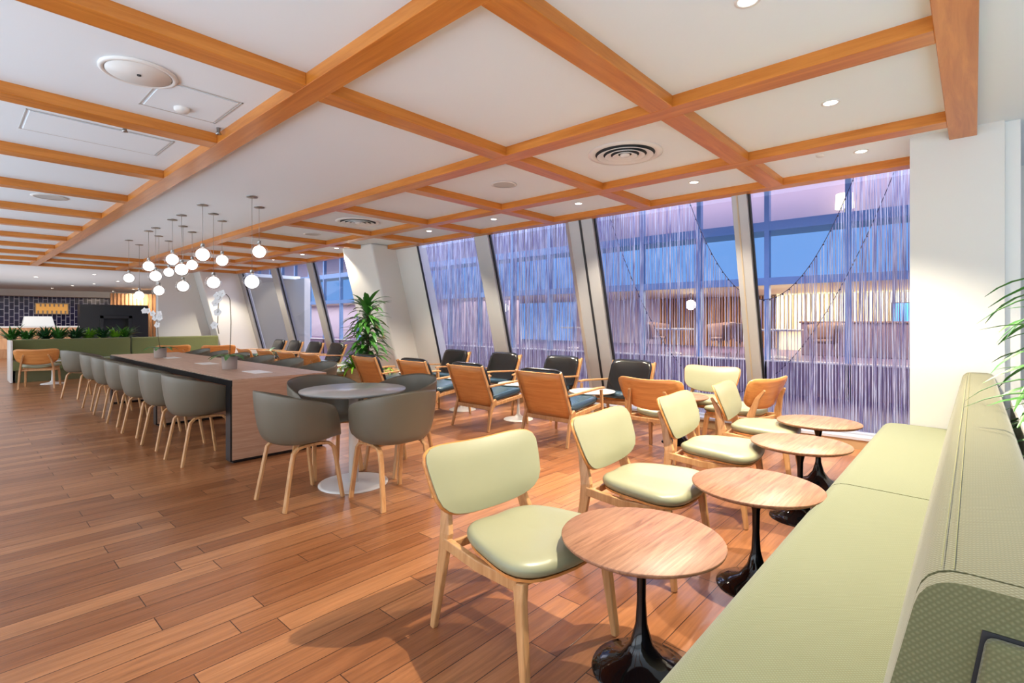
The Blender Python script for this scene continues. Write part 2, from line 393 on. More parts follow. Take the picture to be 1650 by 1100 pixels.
# timber coffers.  Long beams run along X, cross beams along Y
A = [(1.34, 1.486), (2.97, 3.125), (4.39, 4.54), (5.40, 5.555)]
BR = [-1.365-1.38*k for k in range(-1, 12)]      # right faces of the cross beams
BW = .15
XEND = BR[-1]-BW
n_trim = [0]
def trim(mb, mat):
    n_trim[0] += 1; return struct('trim_%d' % n_trim[0], mb, mat, bevel=.003, seg=1)
for i, (a, b) in enumerate(A[:3]):
    trim(MB().box(XEND, BR[0]-BW if i else BR[0]-BW, a, b, ZB, ZC+.01), 'beamA')
trim(MB().box(-7.93, -.36, *A[3], ZB, ZC+.01), 'beamA')
trim(MB().box(XEND, -8.95, *A[3], ZB, ZC+.01), 'beamA')
segs = [(-4.9, 1.34), (1.486, 2.97), (3.125, 4.39), (4.54, 5.40)]
for k, xr in enumerate(BR):
    if k == 0:
        trim(MB().box(xr-BW, xr, -4.9, 4.86, ZB, ZC+.01), 'beamB'); continue
    for j, (y0, y1) in enumerate(segs):
        if j == 1 and 3 <= k <= 9: continue       # the plain plaster band over the long table
        if j == 3 and k == 6: y1 = 5.06
        trim(MB().box(xr-BW, xr, y0, y1, ZB, ZC+.01), 'beamB')
# column wall beside the bench
TILT = .2585; YG = 6.24
def yg(z): return YG-TILT*z
cw = MB().box(-.36, .155, 4.86, 6.6, 0, ZC); struct('wall_column', cw, 'wall')
struct('wall_far', MB().box(.155, 5, 6.4, 6.6, 0, ZC), 'wall')
struct('trim_40', MB().box(.155, .235, 4.90, 4.98, 0, ZC), 'white_plastic', bevel=.004)
# leaning boxed column with the white panel beside it
def lean(x0, x1, off, depth, z0=0, z1=ZC, front=None):
    ya, yb = yg(z0)-off, yg(z1)-off
    return MB().hexa([(x0, ya, z0), (x1, ya, z0), (x1, ya+depth, z0), (x0, ya+depth, z0)],
                     [(x0, yb, z1), (x1, yb, z1), (x1, yb+depth, z1), (x0, yb+depth, z1)])
struct('wall_window_pier', lean(-8.93, -7.93, .51, .75), 'wall', bevel=.04, seg=4)
struct('wall_window_panel', lean(-7.93, -7.29, .0, .2), 'wall')
struct('wall_window_strip', lean(-9.35, -8.93, .0, .2), 'wall')
# end wall behind the far banquette, its leaning pier
struct('wall_end', MB().box(-16.1, -15.9, 3.75, 5.8, 0, ZC), 'wall')
struct('wall_end_pier', lean(-15.9, -15.38, 1.02, 1.2), 'wall', bevel=.02)
# window frames: leaning mullions, gaskets, panes, sill
def pane(n, x0, x1):
    f = MB()
    o = struct('window_%d' % n, lean(x0, x1, -.03, .012, .12, ZC), 'glass')
    g = lean(x0-.0, x0+.022, .012, .03, .12, ZC).build('gasket', 'gasket', o)
    r = MB().box(x0, x1, yg(.12)-.035, yg(.12)+.06, .105, .135).build('bottom_rail', 'sill', o)
    return o
mull = [(-1.894, -1.74), (-3.99, -3.62), (-5.79, -5.5), (-11.33, -11.08), (-13.25, -12.93), (-15.38, -15.17)]
for i, (a, b) in enumerate(mull):
    o = struct('trim_%d' % (50+i), lean(a, b, .05, .12), 'bronze', bevel=.004)
    if i in (1, 2, 4):
        ya, yb = yg(0)-.05, yg(ZC)-.05
        wv = .14 if i == 1 else .05
        MB().hexa([(a-wv, ya+.13, 0), (a, ya, 0), (a, ya+.12, 0), (a-wv, ya+.18, 0)],
                  [(a-wv, yb+.13, ZC), (a, yb, ZC), (a, yb+.12, ZC), (a-wv, yb+.18, ZC)]).build('splayed_side', 'tan_metal', o)
    if i == 1:
        lean(a+.17, a+.20, .058, .02).build('shadow_joint', 'gasket', o)
    if i == 0:
        lean(a+.05, a+.065, .055, .02).build('shadow_joint', 'tan_metal', o)
panes = [(-1.74, -.36), (-3.62, -1.894), (-5.5, -4.1), (-7.29, -5.83), (-11.08, -9.35), (-12.93, -11.33), (-15.17, -13.28)]
for i, (a, b) in enumerate(panes): pane(i+1, a, b)
struct('trim_60', MB().box(-16, 0.155, 6.01, 6.16, .095, .12), 'sill')
struct('baseboard_window', MB().box(-16, 0.155, 6.02, 6.16, 0, .095), 'baseboard')

# ================================================================== OUTSIDE THE GLASS: atrium
struct('floor_atrium', MB().box(-60, 8, 6.16, 24, -.5, -.3), 'atrium_floor')
struct('ceiling_atrium', MB().box(-60, 8, 6.0, 11.9, 4.6, 4.7), 'violet_wall')
FD = 12.0
fac = thing('facade_frame', 'blue steel grid of posts and rails of the glass facade across the atrium', 'facade', (0, FD, -.3))
for k in range(32):
    x = -1.86-1.5*k+1.5*2
    MB().box(x-.05, x+.05, 0, .14, 0, 5.0).build('post', 'steel_blue', fac)
for z, hh in ((3.32, .10), (2.12, .08)):
    MB().box(-45, 2.5, .005, .12, z+.3-hh, z+.3+hh).build('rail', 'steel_blue', fac)
pw = MB().box(-45, 2.5, 0, .2, 0, .68).build('parapet', 'violet_wall', fac)
MB().box(-45, 2.5, -.02, .22, .68, .71).build('parapet_cap', 'white_metal', pw)
# hall across: lower storey and upper storey
struct('floor_hall', MB().box(-60, 6, FD+.3, 19.0, .20, .35), 'atrium_floor')
struct('ceiling_hall', MB().box(-60, 6, FD+.2, 19.0, 2.10, 2.16), 'cream_wall')
struct('wall_hall', MB().box(-9.0, -4.65, 18.6, 18.8, .35, 2.1), 'brown_wall')
struct('wall_hall_left', MB().box(-60, -13.0, 14.6, 14.8, .35, 2.1).box(-13.0, -9.0, 18.6, 18.8, .35, 2.1), 'lilac_wall')
struct('wall_hall_right', MB().box(-4.65, 6, 17.66, 17.8, .35, 2.1), 'cream_wall')
struct('floor_gallery', MB().box(-45, 6, FD+.2, 13.0, 3.24, 3.42), 'steel_blue')
struct('wall_gallery', MB().box(-45, 6, 13.0, 13.15, 3.3, 4.6), 'lilac_wall')
struct('ceiling_gallery', MB().box(-45, 6, FD+.2, 13.6, 4.6, 4.75), 'lilac_wall')
sc = MB(); 
for k in range(46): sc.box(-9+k*.093, -9+k*.093+.04, 18.5, 18.59, .35, 2.09)
tag(sc.build('slatted_screen', 'slat'), 'tall brown slatted screen on the hall wall across the atrium', 'screen')
so = MB()
for k in range(54): so.box(-4.6+k*.12, -4.6+k*.12+.07, 17.5, 17.6, 1.0, 2.05)
tag(so.build('lit_slat_screen', 'cream_wall'), 'cream lit slatted screen across the atrium behind right window', 'screen')
tv = thing('wall_screen', 'bright blue screen across the atrium near white column', 'screen', (-.9, 16.9, 1.0))
MB().box(-.75, .75, 0, .05, 0, .75).build('bezel', 'black', tv); MB().box(-.71, .71, -.006, 0, .03, .72).build('display', 'screen', tv)
MB().box(-.3, .3, -.1, .15, -.65, 0).build('stand', 'black', tv)
ct = thing('hall_counter', 'long dark violet counter below the blue screen across the atrium', 'counter', (-1.2, 15.2, .35))
MB().box(-2.2, 2.2, 0, .6, 0, .85).build('body', 'violet_wall', ct, bevel=.02); MB().box(-2.25, 2.25, -.04, .64, .85, .9).build('worktop', 'brown_wall', ct, bevel=.01)
ls = thing('table_lamp', 'glowing warm lamp shade on upper gallery seen through right window', 'lamp', (-2.02, 12.65, 3.42))
MB().lathe([(.12, 0), (.12, .02), (.015, .03), (.015, .22)]).build('base', 'chrome', ls)
MB().lathe([(.17, .2), (.15, .50)]).build('shade', 'warm_lamp', ls, solid=.006)
for i, (x, y, l) in enumerate(((-9.3, 14.2, 'glowing globe lamp in hall beyond the second mullion'),
                              (-6.4, 15.2, 'glowing globe lamp above the brown slatted hall screen'),
                              (-13.0, 14.0, 'glowing globe lamp in hall beyond the white leaning panel window'))):
    g = thing('hall_lamp', l, 'lamp', (x, y, 2.10), 0, 'globe lamps in the hall across')
    MB().tube([(0, 0, 0), (0, 0, -.22)], .01, 6).build('cord', 'black', g)
    MB().ball((0, 0, -.36), .15).build('globe', 'hall_lamp', g)
# oval cafe tables and tub chairs on the far side
def far_table(x, y, z, r, lab, tilt=0):
    t = thing('hall_table', lab, 'table', (x, y, z), tilt, 'oval white tables across the atrium')
    MB().lathe([(r*.96, .66), (r, .68), (r, .70)], 28).build('top', 'white_top', t)
    MB().lathe([(.22, 0), (.2, .02), (.03, .05), (.03, .66)], 20).build('pedestal', 'white_metal', t)
far_table(-9.9, 14.0, .35, .42, 'white round table across the atrium between the two left mullions')
far_table(-6.2, 13.6, .35, .55, 'large white oval table across the atrium above black leather chair')
far_table(-3.6, 13.8, .35, .55, 'pale round table across the atrium left of the lit slats')
def far_chair(x, y, rz, lab):
    t = thing('hall_chair', lab, 'chair', (x, y, .35), rz, 'tub chairs across the atrium')
    rows = []
    for i in range(5):
        z = .38+i*.11; r = .28+.03*i
        rows.append([Vector((r*math.cos(a), r*math.sin(a), z+.05*math.sin(a))) for a in [PI*(-.15)+PI*1.3*j/12 for j in range(13)]])
    MB().grid(rows).build('backrest', 'brown_wall', t, solid=.03)
    MB().lathe([(.24, .36), (.27, .38), (.26, .44), (.2, .45)], 20).build('seat', 'brown_wall', t)
    for k in range(4):
        a = PI/4+k*PI/2; MB().tube([(.26*math.cos(a), .26*math.sin(a), 0), (.18*math.cos(a), .18*math.sin(a), .37)], .013, 6).build('leg', 'chrome', t)
for x, y, rz, lab in ((-7.1, 14.3, 1.2, 'brown tub chair left of the large oval hall table'), (-5.3, 14.6, -.6, 'brown tub chair right of the large oval hall table'),
                      (-4.5, 14.2, 2.0, 'brown tub chair left of the pale round hall table'), (-2.7, 14.4, -.4, 'brown tub chair in front of the lit slats')):
    far_chair(x, y, rz, lab)

# ---- bead curtain, two layers of hanging strings under swagged chains
def zA(x): return min(3.25, 1.52+1.57*(x+1.88)**2)
def zB(x): return min(3.25, .34+.83*(x+2.37)**2)
def strings(x0, x1, y, zt, step, w, seed, wob=.004):
    rnd = random.Random(seed); mb = MB(); x = x0
    while x < x1:
        top = zt(x); z = .02; n = 7
        ph = rnd.random()*6; ww = w*(.7+.7*rnd.random()); yy = y+rnd.uniform(-.02, .02)
        pts = []
        k = max(3, int((top-z)/.22))
        rows = []
        for i in range(k+1):
            zz = top+(z-top)*i/k; xx = x+wob*math.sin(ph+zz*5)
            tw = ph+i*.35
            rows.append([(xx+ww/2*math.cos(tw+a), yy+ww/2*math.sin(tw+a), zz) for a in (0, 2.09, 4.19)])
        mb.grid(rows, False, True)
        x += step*(.55+.9*rnd.random())
    return mb
tag(strings(-9.6, .1, 6.62, zA, .027, .0105, 3, .002).build('bead_curtain', 'beads'),
    'near layer of hanging glass bead strings draped outside the slanted windows', 'curtain', kind='stuff')
tag(strings(-9.6, .1, 6.78, zB, .029, .0105, 5, .002).build('bead_curtain_lining', 'beads'),
    'far layer of hanging glass bead strings with the lower second swag', 'curtain', kind='stuff')
def chain(zf, c, hw, y, lab):
    mb = MB(); pts = []
    n = 60
    for i in range(n+1):
        x = c-hw+2*hw*i/n; pts.append((x, y, zf(x)))
    mb.tube(pts, .004, 6)
    for p in pts[::2]: mb.ball((p[0], p[1], p[2]-.01), .010, 8, 6)
    return tag(mb.build('curtain_chain', 'chain'), lab, 'chain')
chain(zA, -1.88, 1.04, 6.6, 'upper dark swag chain carrying bead strings across the right windows')
chain(zB, -2.37, 1.87, 6.76, 'lower dark swag chain behind the grey green chair')

# ================================================================== CEILING FITTINGS
def fitting_at(px, py): x, y, t = at_z(px, py, ZC); return x, y
DL = 'recessed downlights'
def downlight(x, y, lab, power=40, r=.039, light=True, grp=DL, zc=ZC):
    t = thing('downlight', lab, 'light', (x, y, zc), 0, grp)
    MB().lathe([(r*1.0, -.001), (r*1.35, -.001), (r*1.35, -.006), (r*1.0, -.006), (r*1.0, -.001)], 24, cap=False).build('trim_ring', 'white_plastic', t)
    MB().lathe([(.001, -.0035), (r*.98, -.0035)], 24).build('lens', 'lamp', t)
    if light:
        s = spot('downlight_beam', (x, y, zc-.03), power); s.parent = None
    return t
names = ['first', 'second', 'third', 'fourth', 'fifth', 'sixth', 'seventh', 'eighth', 'ninth', 'tenth', 'eleventh']
for k in range(11):
    x = -.68-1.38*k
    if k == 5: continue
    downlight(x, 4.97, 'recessed downlight, %s along the window coffers counting from the white column' % names[k if k < 5 else k-1], 350 if k < 5 else 220)
downlight(-.67, 3.73, 'recessed downlight alone in the coffer left of the wide right beam', 400)
downlight(-.72, 2.30, 'recessed downlight in the large coffer at the top edge', 480)
downlight(-.72, .55, 'recessed downlight overhead, nearest the photographer', 25)
def diffuser(x, y, r, lab, grp='round slotted air diffusers'):
    t = thing('air_diffuser', lab, 'vent', (x, y, ZC), 0, grp)
    MB().lathe([(r*1.0, -.001), (r*1.0, -.008), (r*.86, -.014), (r*.8, -.006)], 48, cap=False).build('outer_ring', 'white_plastic', t)
    MB().lathe([(.001, -.001), (r*.82, -.001), (r*.82, -.003)], 40).build('dark_throat', 'dark_slot', t)
    for a, b in ((.76, .60), (.54, .40), (.34, .20)):
        MB().lathe([(r*b, -.006), (r*a, -.026), (r*(a-.02), -.028), (r*(b-.02), -.01)], 48, cap=False).build('cone_ring', 'white_plastic', t)
    MB().lathe([(.001, -.03), (r*.12, -.026), (r*.13, -.012)], 24).build('centre_cap', 'white_plastic', t)
x, y = fitting_at(1007, 247); diffuser(x, y, .30, 'large slotted round air diffuser in the coffer above the windows')
x, y = fitting_at(577, 357); diffuser(x, y, .30, 'smaller looking round air diffuser near the leaning white column')
def speaker(px, py, r, lab):
    x, y = fitting_at(px, py)
    t = thing('ceiling_speaker', lab, 'speaker', (x, y, ZC), 0, 'round ceiling speakers')
    MB().lathe([(r*.84, -.002), (r, -.002), (r, -.006), (r*.84, -.008)], 40, cap=False).build('rim', 'white_plastic', t)
    MB().lathe([(.001, -.005), (r*.84, -.005)], 40).build('grille', 'grille', t)
speaker(812, 297, .13, 'round grey mesh speaker in the coffer right of the plaster band')
speaker(503, 377, .13, 'round speaker in the coffer beyond the far air diffuser')
speaker(80, 317, .16, 'faint round speaker between the left ceiling beams')
x, y = fitting_at(224, 116)
t = thing('ceiling_disc', 'large round white disc diffuser with dark centre screw', 'vent', (x, y, ZC))
MB().lathe([(.18, -.001), (.18, -.012), (.165, -.018), (.155, -.012)], 48, cap=False).build('rim', 'white_plastic', t)
MB().lathe([(.001, -.016), (.15, -.016), (.152, -.006)], 48).build('plate', 'white_plastic', t)
MB().lathe([(.001, -.022), (.010, -.022), (.010, -.015)], 16).build('screw', 'dark_slot', t)
x, y = fitting_at(293, 173)
tag(MB().lathe([(.045, 0), (.045, -.02), (.035, -.032), (.001, -.033)][::-1], 28).build('smoke_detector', 'white_plastic'), 'small round white smoke detector by the access hatch', 'detector').location = (x, y, ZC)
x, y = fitting_at(1322, 250)
tag(MB().lathe([(.001, -.012), (.03, -.012), (.034, 0)], 28).build('sprinkler_cover', 'white_plastic'), 'small white sprinkler cover disc beside the second row downlight', 'sprinkler').location = (x, y, ZC)
def hatch(x0, x1, y0, y1, lab):
    t = thing('access_hatch', lab, 'hatch', ((x0+x1)/2, (y0+y1)/2, ZC), 0, 'ceiling access hatches')
    a, b = (x1-x0)/2, (y1-y0)/2
    m = MB()
    for w0, w1 in ((0, .006),):
        m.box(-a, a, -b, -b+.008, -.003, 0); m.box(-a, a, b-.008, b, -.003, 0); m.box(-a, -a+.008, -b, b, -.003, 0); m.box(a-.008, a, -b, b, -.003, 0)
    m.build('shadow_gap', 'grille', t)
    MB().box(-a+.02, a-.02, -b+.02, b-.02, -.006, -.001).build('door', 'plaster', t, bevel=.002)
hatch(-3.92, -3.42, .82, 1.26, 'square plaster access hatch beside the smoke detector')
hatch(-5.05, -4.55, .35, 1.18, 'long plaster access hatch between left beams')
for px, py, lab in ((201, 211, 'tiny dark sprinkler head on the edge of the left second beam'), (352, 215, 'tiny white sprinkler head at the beam corner')):
    x, y, _ = at_z(px, py, 2.6)
    tag(MB().lathe([(.001, -.05), (.02, -.046), (.012, -.03), (.014, 0)], 14).build('ceiling_sprinkler', 'chrome'), lab, 'sprinkler').location = (x, y, ZC)

# ---- globe pendants
GL = [(207.7,386.6,207.7,447.9),(224.3,393.8,224.7,475.6),(239.5,371.7,240,428.8),(250.8,366.6,251,444.7),(256,379.8,257.8,468),
      (277.7,353.5,277.7,418),(272,387.8,272.6,438.5),(292.6,346.2,292,434),(309.5,373.4,309.5,426.9),(294.9,363.9,294.7,461),
      (326.5,329.7,326.5,410),(357.9,355.6,357,419.4),(344,344,344.5,454.9),(417.7,333.3,416.9,405.4),(406,316.5,406.7,453.8)]
GLL = ['leftmost globe pendant of the cluster, hung mid height', 'lowest globe pendant on the left, over the copper slat wall',
       'globe pendant second from left in the upper row', 'globe pendant just below the second upper left globe',
       'low globe pendant at the top right corner of the copper slats', 'globe pendant high in the left middle of the cluster',
       'small globe pendant squeezed left of the central overlapping globe', 'central globe pendant overlapping its two neighbours',
       'globe pendant right behind the central overlapping globe', 'low globe pendant alone below the central globe',
       'large high globe pendant above the middle of the table', 'high globe pendant just right of the large middle one',
       'low globe pendant directly above the orchid arch', 'rightmost globe pendant, hung high', 'low globe pendant at right, nearest the windows']
def pendant(x, y, zg, lab, first=[None]):
    t = thing('globe_pendant', lab, 'pendant light', (x, y, ZC), 0, 'clear glass globe pendants above the long table')
    MB().lathe([(.001, -.012), (.058, -.012), (.06, -.001)], 28).build('canopy', 'chrome', t)
    MB().tube([(0, 0, -.012), (0, 0, zg+.12-ZC)], .0022, 6).build('cord', 'chrome', t)
    g = MB().ball((0, 0, zg-ZC), .095, 28, 18).build('glass_globe', 'globe_glass', t)
    MB().ball((0, 0, zg-ZC), .073, 22, 14).build('glowing_core', 'globe', t)
    MB().lathe([(.02, zg-ZC+.13), (.022, zg-ZC+.085), (.001, zg-ZC+.08)][::-1], 16).build('socket', 'chrome', t)
for (cx, cy, gx, gy), lab in zip(GL, GLL):
    x, y, t_ = at_z(cx, cy, ZC); zg = H+(516-gy)/825*t_
    pendant(x, y, zg, lab)

# ================================================================== FURNITURE
def smooth(t): t = max(0, min(1, t)); return t*t*(3-2*t)
def make_shell_chair():
    t = thing('shell_chair', '', 'chair')
    rows = []
    nphi = 40
    def rim(a):      # a: 0 front, PI back (absolute angle)
        aa = abs(a)
        h = .235*smooth((aa-math.radians(40))/math.radians(24)) + .135*math.sin(PI/2*max(0, (aa-math.radians(62))/math.radians(118)))
        return h
    for i in range(9):
        s_ = i/8; row = []
        for j in range(nphi):
            a = -PI+2*PI*j/nphi
            sx, cy = math.sin(a), math.cos(a)
            p_ = 2.6
            k = (abs(sx)**p_+abs(cy)**p_)**(-1/p_)
            h = rim(a)
            if s_ <= .5:
                q = s_/.5; r = q*.80; z = .425+.012*q*q-.012*(cy*q)*0
                zz = z+.010*cy*q
            else:
                q = (s_-.5)/.5; r = .80+.20*math.sin(q*PI/2)**.8; zz = .437+.010*cy+h*(1-math.cos(q*PI/2))**.85
                r += .03*q*h/.38
            yb = .25 if cy > 0 else .255
            row.append((.285*k*sx*r, k*cy*r*yb-(.05*h*q if s_ > .5 and cy < 0 else 0), zz))
        rows.append(row)
    mb = MB(); mb.grid(rows[1:], True, True)
    mb.add([tuple(p) for p in rows[1]], [tuple(range(nphi))], True)
    mb.build('shell', 'shell', t, solid=.011, sub=1)
    for sx in (-1, 1):
        x = sx*.20
        pts = [(x*1.02, -.215, 0), (x*.93, -.16, .30), (x*.92, -.145, .37), (x*.9, -.11, .403), (x*.86, -.05, .412), (x*.86, .05, .412), (x*.9, .12, .403),
               (x*.92, .155, .37), (x*.93, .17, .30), (x*1.02, .215, 0)]
        MB().ribbon(pts, .034, .020, (1, 0, 0)).build('leg_frame', 'oak', t, bevel=.004)
    MB().bar((-.17, -.06, .405), (.17, .06, .405), .035, .018).bar((-.17, .06, .403), (.17, -.06, .403), .035, .018).build('cross_rail', 'oak', t, bevel=.003)
    return t
def make_green_chair():
    t = thing('side_chair', '', 'chair')
    # seat pad: rounded trapezoid
    def outline(r, z, n=36, grow=0):
        out = []
        for j in range(n):
            a = 2*PI*j/n; sx, cy = math.sin(a), math.cos(a); p_ = 3.6
            k = (abs(sx)**p_+abs(cy)**p_)**(-1/p_)
            y = k*cy*.245*r; wd = .262+.055*k*cy
            out.append(((k*sx*wd)*r+(math.copysign(grow, sx) if sx else 0), y+.055+math.copysign(grow, cy)*.0, z+.018*k*abs(sx)*r*r-.012*(k*cy*r if cy > 0 else 0)**3))
        return out
    prof = [(.90, .372), (.985, .385), (1.0, .402), (.985, .418), (.93, .431), (.75, .438), (.4, .436), (.02, .434)]
    MB().grid([outline(r, z) for r, z in prof], True, True).add(outline(.90, .372), [tuple(range(36))[::-1]], False).add(outline(.02, .434), [tuple(range(36))], True).build('seat', 'green_leather', t, sub=1)
    MB().grid([outline(.93, .362), outline(.93, .373)], True, True).add(outline(.93, .362), [tuple(range(36))[::-1]]).build('seat_board', 'oakx', t)
    # back: curved panel, wood shell behind a leather pad
    tilt = math.radians(20)
    def back(u, v, off, sc=1.0):   # u,v in -1..1 on a rounded rectangle
        p_ = 4.4
        m_ = max(abs(u), abs(v))
        if m_ > 0:
            rr = ((abs(u/m_)**p_+abs(v/m_)**p_)**(-1/p_)); u2, v2 = u*rr, v*rr
        else: u2 = v2 = 0
        wx = (.312+.024*v2)*sc; hz = .152*sc
        x = u2*wx; z = v2*hz; c = .055*(u2*u2)          # wraps forward at the sides
        z += .026*(u2*u2)
        y = c+off
        return (x, -.262+y*math.cos(tilt)-z*math.sin(tilt), .592+z*math.cos(tilt)+y*math.sin(tilt)*.6)
    nu = 12
    g1 = [[back(-1+2*i/nu, -1+2*j/8, .0) for i in range(nu+1)] for j in range(9)]
    MB().grid(g1).build('back_shell', 'oakx', t, solid=.012)
    per = []
    def pad(off_edge, off_mid, sc):
        return [[back(-1+2*i/nu, -1+2*j/8, off_edge+(off_mid-off_edge)*(1-max(abs(-1+2*i/nu), abs(-1+2*j/8))**4), sc) for i in range(nu+1)] for j in range(9)]
    mb = MB(); f, b = pad(.014, .036, .975), pad(.008, .008, .975)
    mb.grid(f)
    e = lambda g: [g[0][i] for i in range(nu)]+[g[j][nu] for j in range(8)]+[g[8][nu-i] for i in range(nu)]+[g[8-j][0] for j in range(8)]
    mb.grid([e(b), e(f)], True, True)
    mb.build('back_pad', 'green_leather', t)
    for sx in (-1, 1):
        x = sx*.235
        # rear leg runs up to the backrest
        MB().ribbon([(x*1.06, -.275, 0), (x, -.225, .30), (x*.97, -.215, .40), (x*.84, -.262, .56), (x*.72, -.315, .64)], .028, [.026, .05, .064, .04, .018], (1, 0, 0)).build('rear_leg', 'oak', t, bevel=.006)
        MB().ribbon([(x*1.08, .275, 0), (x*1.02, .235, .30), (x*.98, .225, .365)], .032, [.024, .042, .052], (1, 0, 0)).build('front_leg', 'oak', t, bevel=.006)
        MB().ribbon([(x, -.21, .365), (x*1.0, 0, .345), (x, .22, .352)], .026, .044, (1, 0, 0)).build('side_rail', 'oak', t, bevel=.004)
    MB().bar((-.22, .20, .345), (.22, .20, .345), .02, .034).build('front_rail', 'oak', t, bevel=.003)
    MB().bar((-.22, -.20, .35), (.22, -.20, .35), .02, .034).build('rear_rail', 'oak', t, bevel=.003)
    return t
def make_armchair():
    t = thing('lounge_armchair', '', 'armchair')
    w = .295
    def P(s): return (-.225-.20*s, .265+.475*s)        # back line y,z for s 0..1
    (y0, z0), (y1, z1) = P(0), P(1)
    # back panel: thin curved veneer board with thicker edges
    rows = []
    for i in range(7):
        y, z = P(i/6); rows.append([(-w+.02+2*(w-.02)*j/8, y-.012*math.sin(PI*j/8), z) for j in range(9)])
    MB().grid(rows).build('back_panel', 'oakx', t, solid=.014)
    for sx in (-1, 1):
        MB().bar((sx*(w-.005), y0, z0), (sx*(w-.005), y1-.005, z1+.012), .022, .034).build('back_post', 'oak', t, bevel=.004)
        MB().ribbon([(sx*(w+.012), -.34, 0), (sx*w, -.285, .22), (sx*w, -.24, .32), (sx*w, -.20, .345)], .030, [.022, .034, .05, .04], (1, 0, 0)).build('rear_leg', 'oak', t, bevel=.005)
        MB().ribbon([(sx*(w+.035), .32, 0), (sx*(w+.01), .30, .33), (sx*(w+.012), .285, .52)], .028, [.02, .036, .03], (1, 0, 0)).build('front_leg', 'oak', t, bevel=.005)
        MB().ribbon([(sx*w, -.22, .30), (sx*w, 0, .325), (sx*w, .30, .355)], .024, .04, (1, 0, 0)).build('side_rail', 'oak', t, bevel=.004)
        MB().ribbon([(sx*(w+.012), -.325, .515), (sx*(w+.018), -.05, .53), (sx*(w+.018), .22, .545), (sx*(w+.015), .33, .54)], [.028, .036, .046, .036], .022, (1, 0, 0)).build('armrest', 'oak', t, bevel=.006)
    MB().bar((-w, -.262, .255), (w, -.262, .255), .022, .04).build('rear_rail', 'oak', t, bevel=.004)
    MB().bar((-w, .295, .33), (w, .295, .33), .022, .04).build('front_rail', 'oak', t, bevel=.004)
    # cushions
    def cush(c, ex, ey, ez, sx_, sy_, sz_, name, mat):
        ex, ey, ez = Vector(ex), Vector(ey), Vector(ez); c = Vector(c); rows = []
        for k, (r, h) in enumerate(((.0, -1), (.8, -1), (.96, -.8), (1, 0), (.96, .8), (.8, 1), (.4, 1.18), (.0, 1.2))):
            row = []
            for j in range(32):
                a = 2*PI*j/32+.01; p_ = 8; q = (abs(math.sin(a))**p_+abs(math.cos(a))**p_)**(-1/p_)
                row.append(c+ex*q*math.sin(a)*sx_*r+ey*q*math.cos(a)*sy_*r+ez*sz_*h)
            rows.append(row)
        return MB().grid(rows, True, True).build(name, mat, t)
    cush((0, .045, .385), (1, 0, 0), Vector((0, 1, .12)).normalized(), Vector((0, -.12, 1)).normalized(), .275, .275, .036, 'seat_cushion', 'blue_leather')
    d = Vector((0, y1-y0, z1-z0)).normalized()
    n = Vector((0, d.z, -d.y))
    cc = Vector((0, (y0+y1)/2, (z0+z1)/2))+d*.035+n*.045
    cush(cc, (1, 0, 0), d, n, .283, .245, .032, 'back_cushion', 'black_leather')
    return t
def make_walnut_table():
    t = thing('pedestal_table', '', 'table')
    MB().lathe([(.27, .463), (.288, .474), (.29, .482), (.288, .485), (.001, .485)], 56).build('top', 'walnut', t)
    MB().lathe([(.18, 0), (.176, .008), (.14, .020), (.075, .05), (.04, .10), (.021, .17), (.016, .26), (.018, .36), (.032, .43), (.055, .463)], 36).build('pedestal', 'gloss_black', t)
    return t
def make_white_table():
    t = thing('tulip_table', '', 'table')
    MB().lathe([(.24, .447), (.26, .455), (.262, .461), (.26, .464), (.001, .464)], 44).build('top', 'white_top', t)
    MB().lathe([(.19, 0), (.185, .008), (.13, .018), (.05, .035), (.022, .07), (.017, .20), (.018, .36), (.05, .447)], 28).build('pedestal', 'white_metal', t)
    return t
used = {}
makers = {'shell': make_shell_chair, 'green': make_green_chair, 'arm': make_armchair, 'walnut': make_walnut_table, 'white': make_white_table}
protos = {}
def place(kind, x, y, deg, lab, grp):
    rz = math.radians(deg)
    if kind not in protos:
        protos[kind] = makers[kind](); o = protos[kind]
        o.location = (x, y, 0); o.rotation_euler = (0, 0, rz); o['label'] = lab; o['group'] = grp
        return o
    return dup(protos[kind], (x, y, 0), rz, lab, grp)
# facing: local +Y.  deg -90 faces +X
# shell chairs on the near side of the long table, facing +Y
G1 = 'taupe shell chairs at the long table'
near = [-5.28, -6.1, -6.92, -7.76, -8.6, -9.42]
for i, x in enumerate(near):
    place('shell', x, 1.57, random.uniform(-4, 4)+4, 'taupe shell chair on the aisle side of the long table, %s from its near end' % names[i], G1)
place('shell', -10.95, 1.55, 22, 'taupe shell chair turned aside beyond the far end of the long table', G1)
for i, x in enumerate([-5.62, -6.45, -7.3, -8.15, -9.0, -9.85]):
    place('shell', x, 2.78, 180+random.uniform(-4, 4), 'taupe shell chair on the window side of the long table, %s from its near end' % names[i], G1)
# cafe table with four shell chairs
G2 = 'taupe shell chairs around the small round cafe table'
TX, TY = -3.6, 2.14
place('shell', -3.58, 1.70, 3, 'taupe shell chair nearest the long table panel, back to the aisle', G2)
place('shell', -3.10, 2.15, 88, 'taupe shell chair right of the cafe table, back to the camera', G2)
place('shell', -4.06, 2.16, -92, 'taupe shell chair behind the left side of the cafe table', G2)
place('shell', -3.66, 2.62, 182, 'taupe shell chair behind the right side of the cafe table', G2)
ct = thing('cafe_table', 'round grey topped cafe table on a white disc base', 'table', (TX, TY, 0))
MB().lathe([(.375, .712), (.398, .722), (.40, .732), (.398, .735), (.001, .735)], 64).build('top', 'marble', ct)
MB().tube([(0, 0, .01), (0, 0, .715)], .036, 24).build('column', 'white_metal', ct)
MB().lathe([(.262, 0), (.262, .008), (.24, .013), (.001, .014)], 56).build('base', 'white_metal', ct)

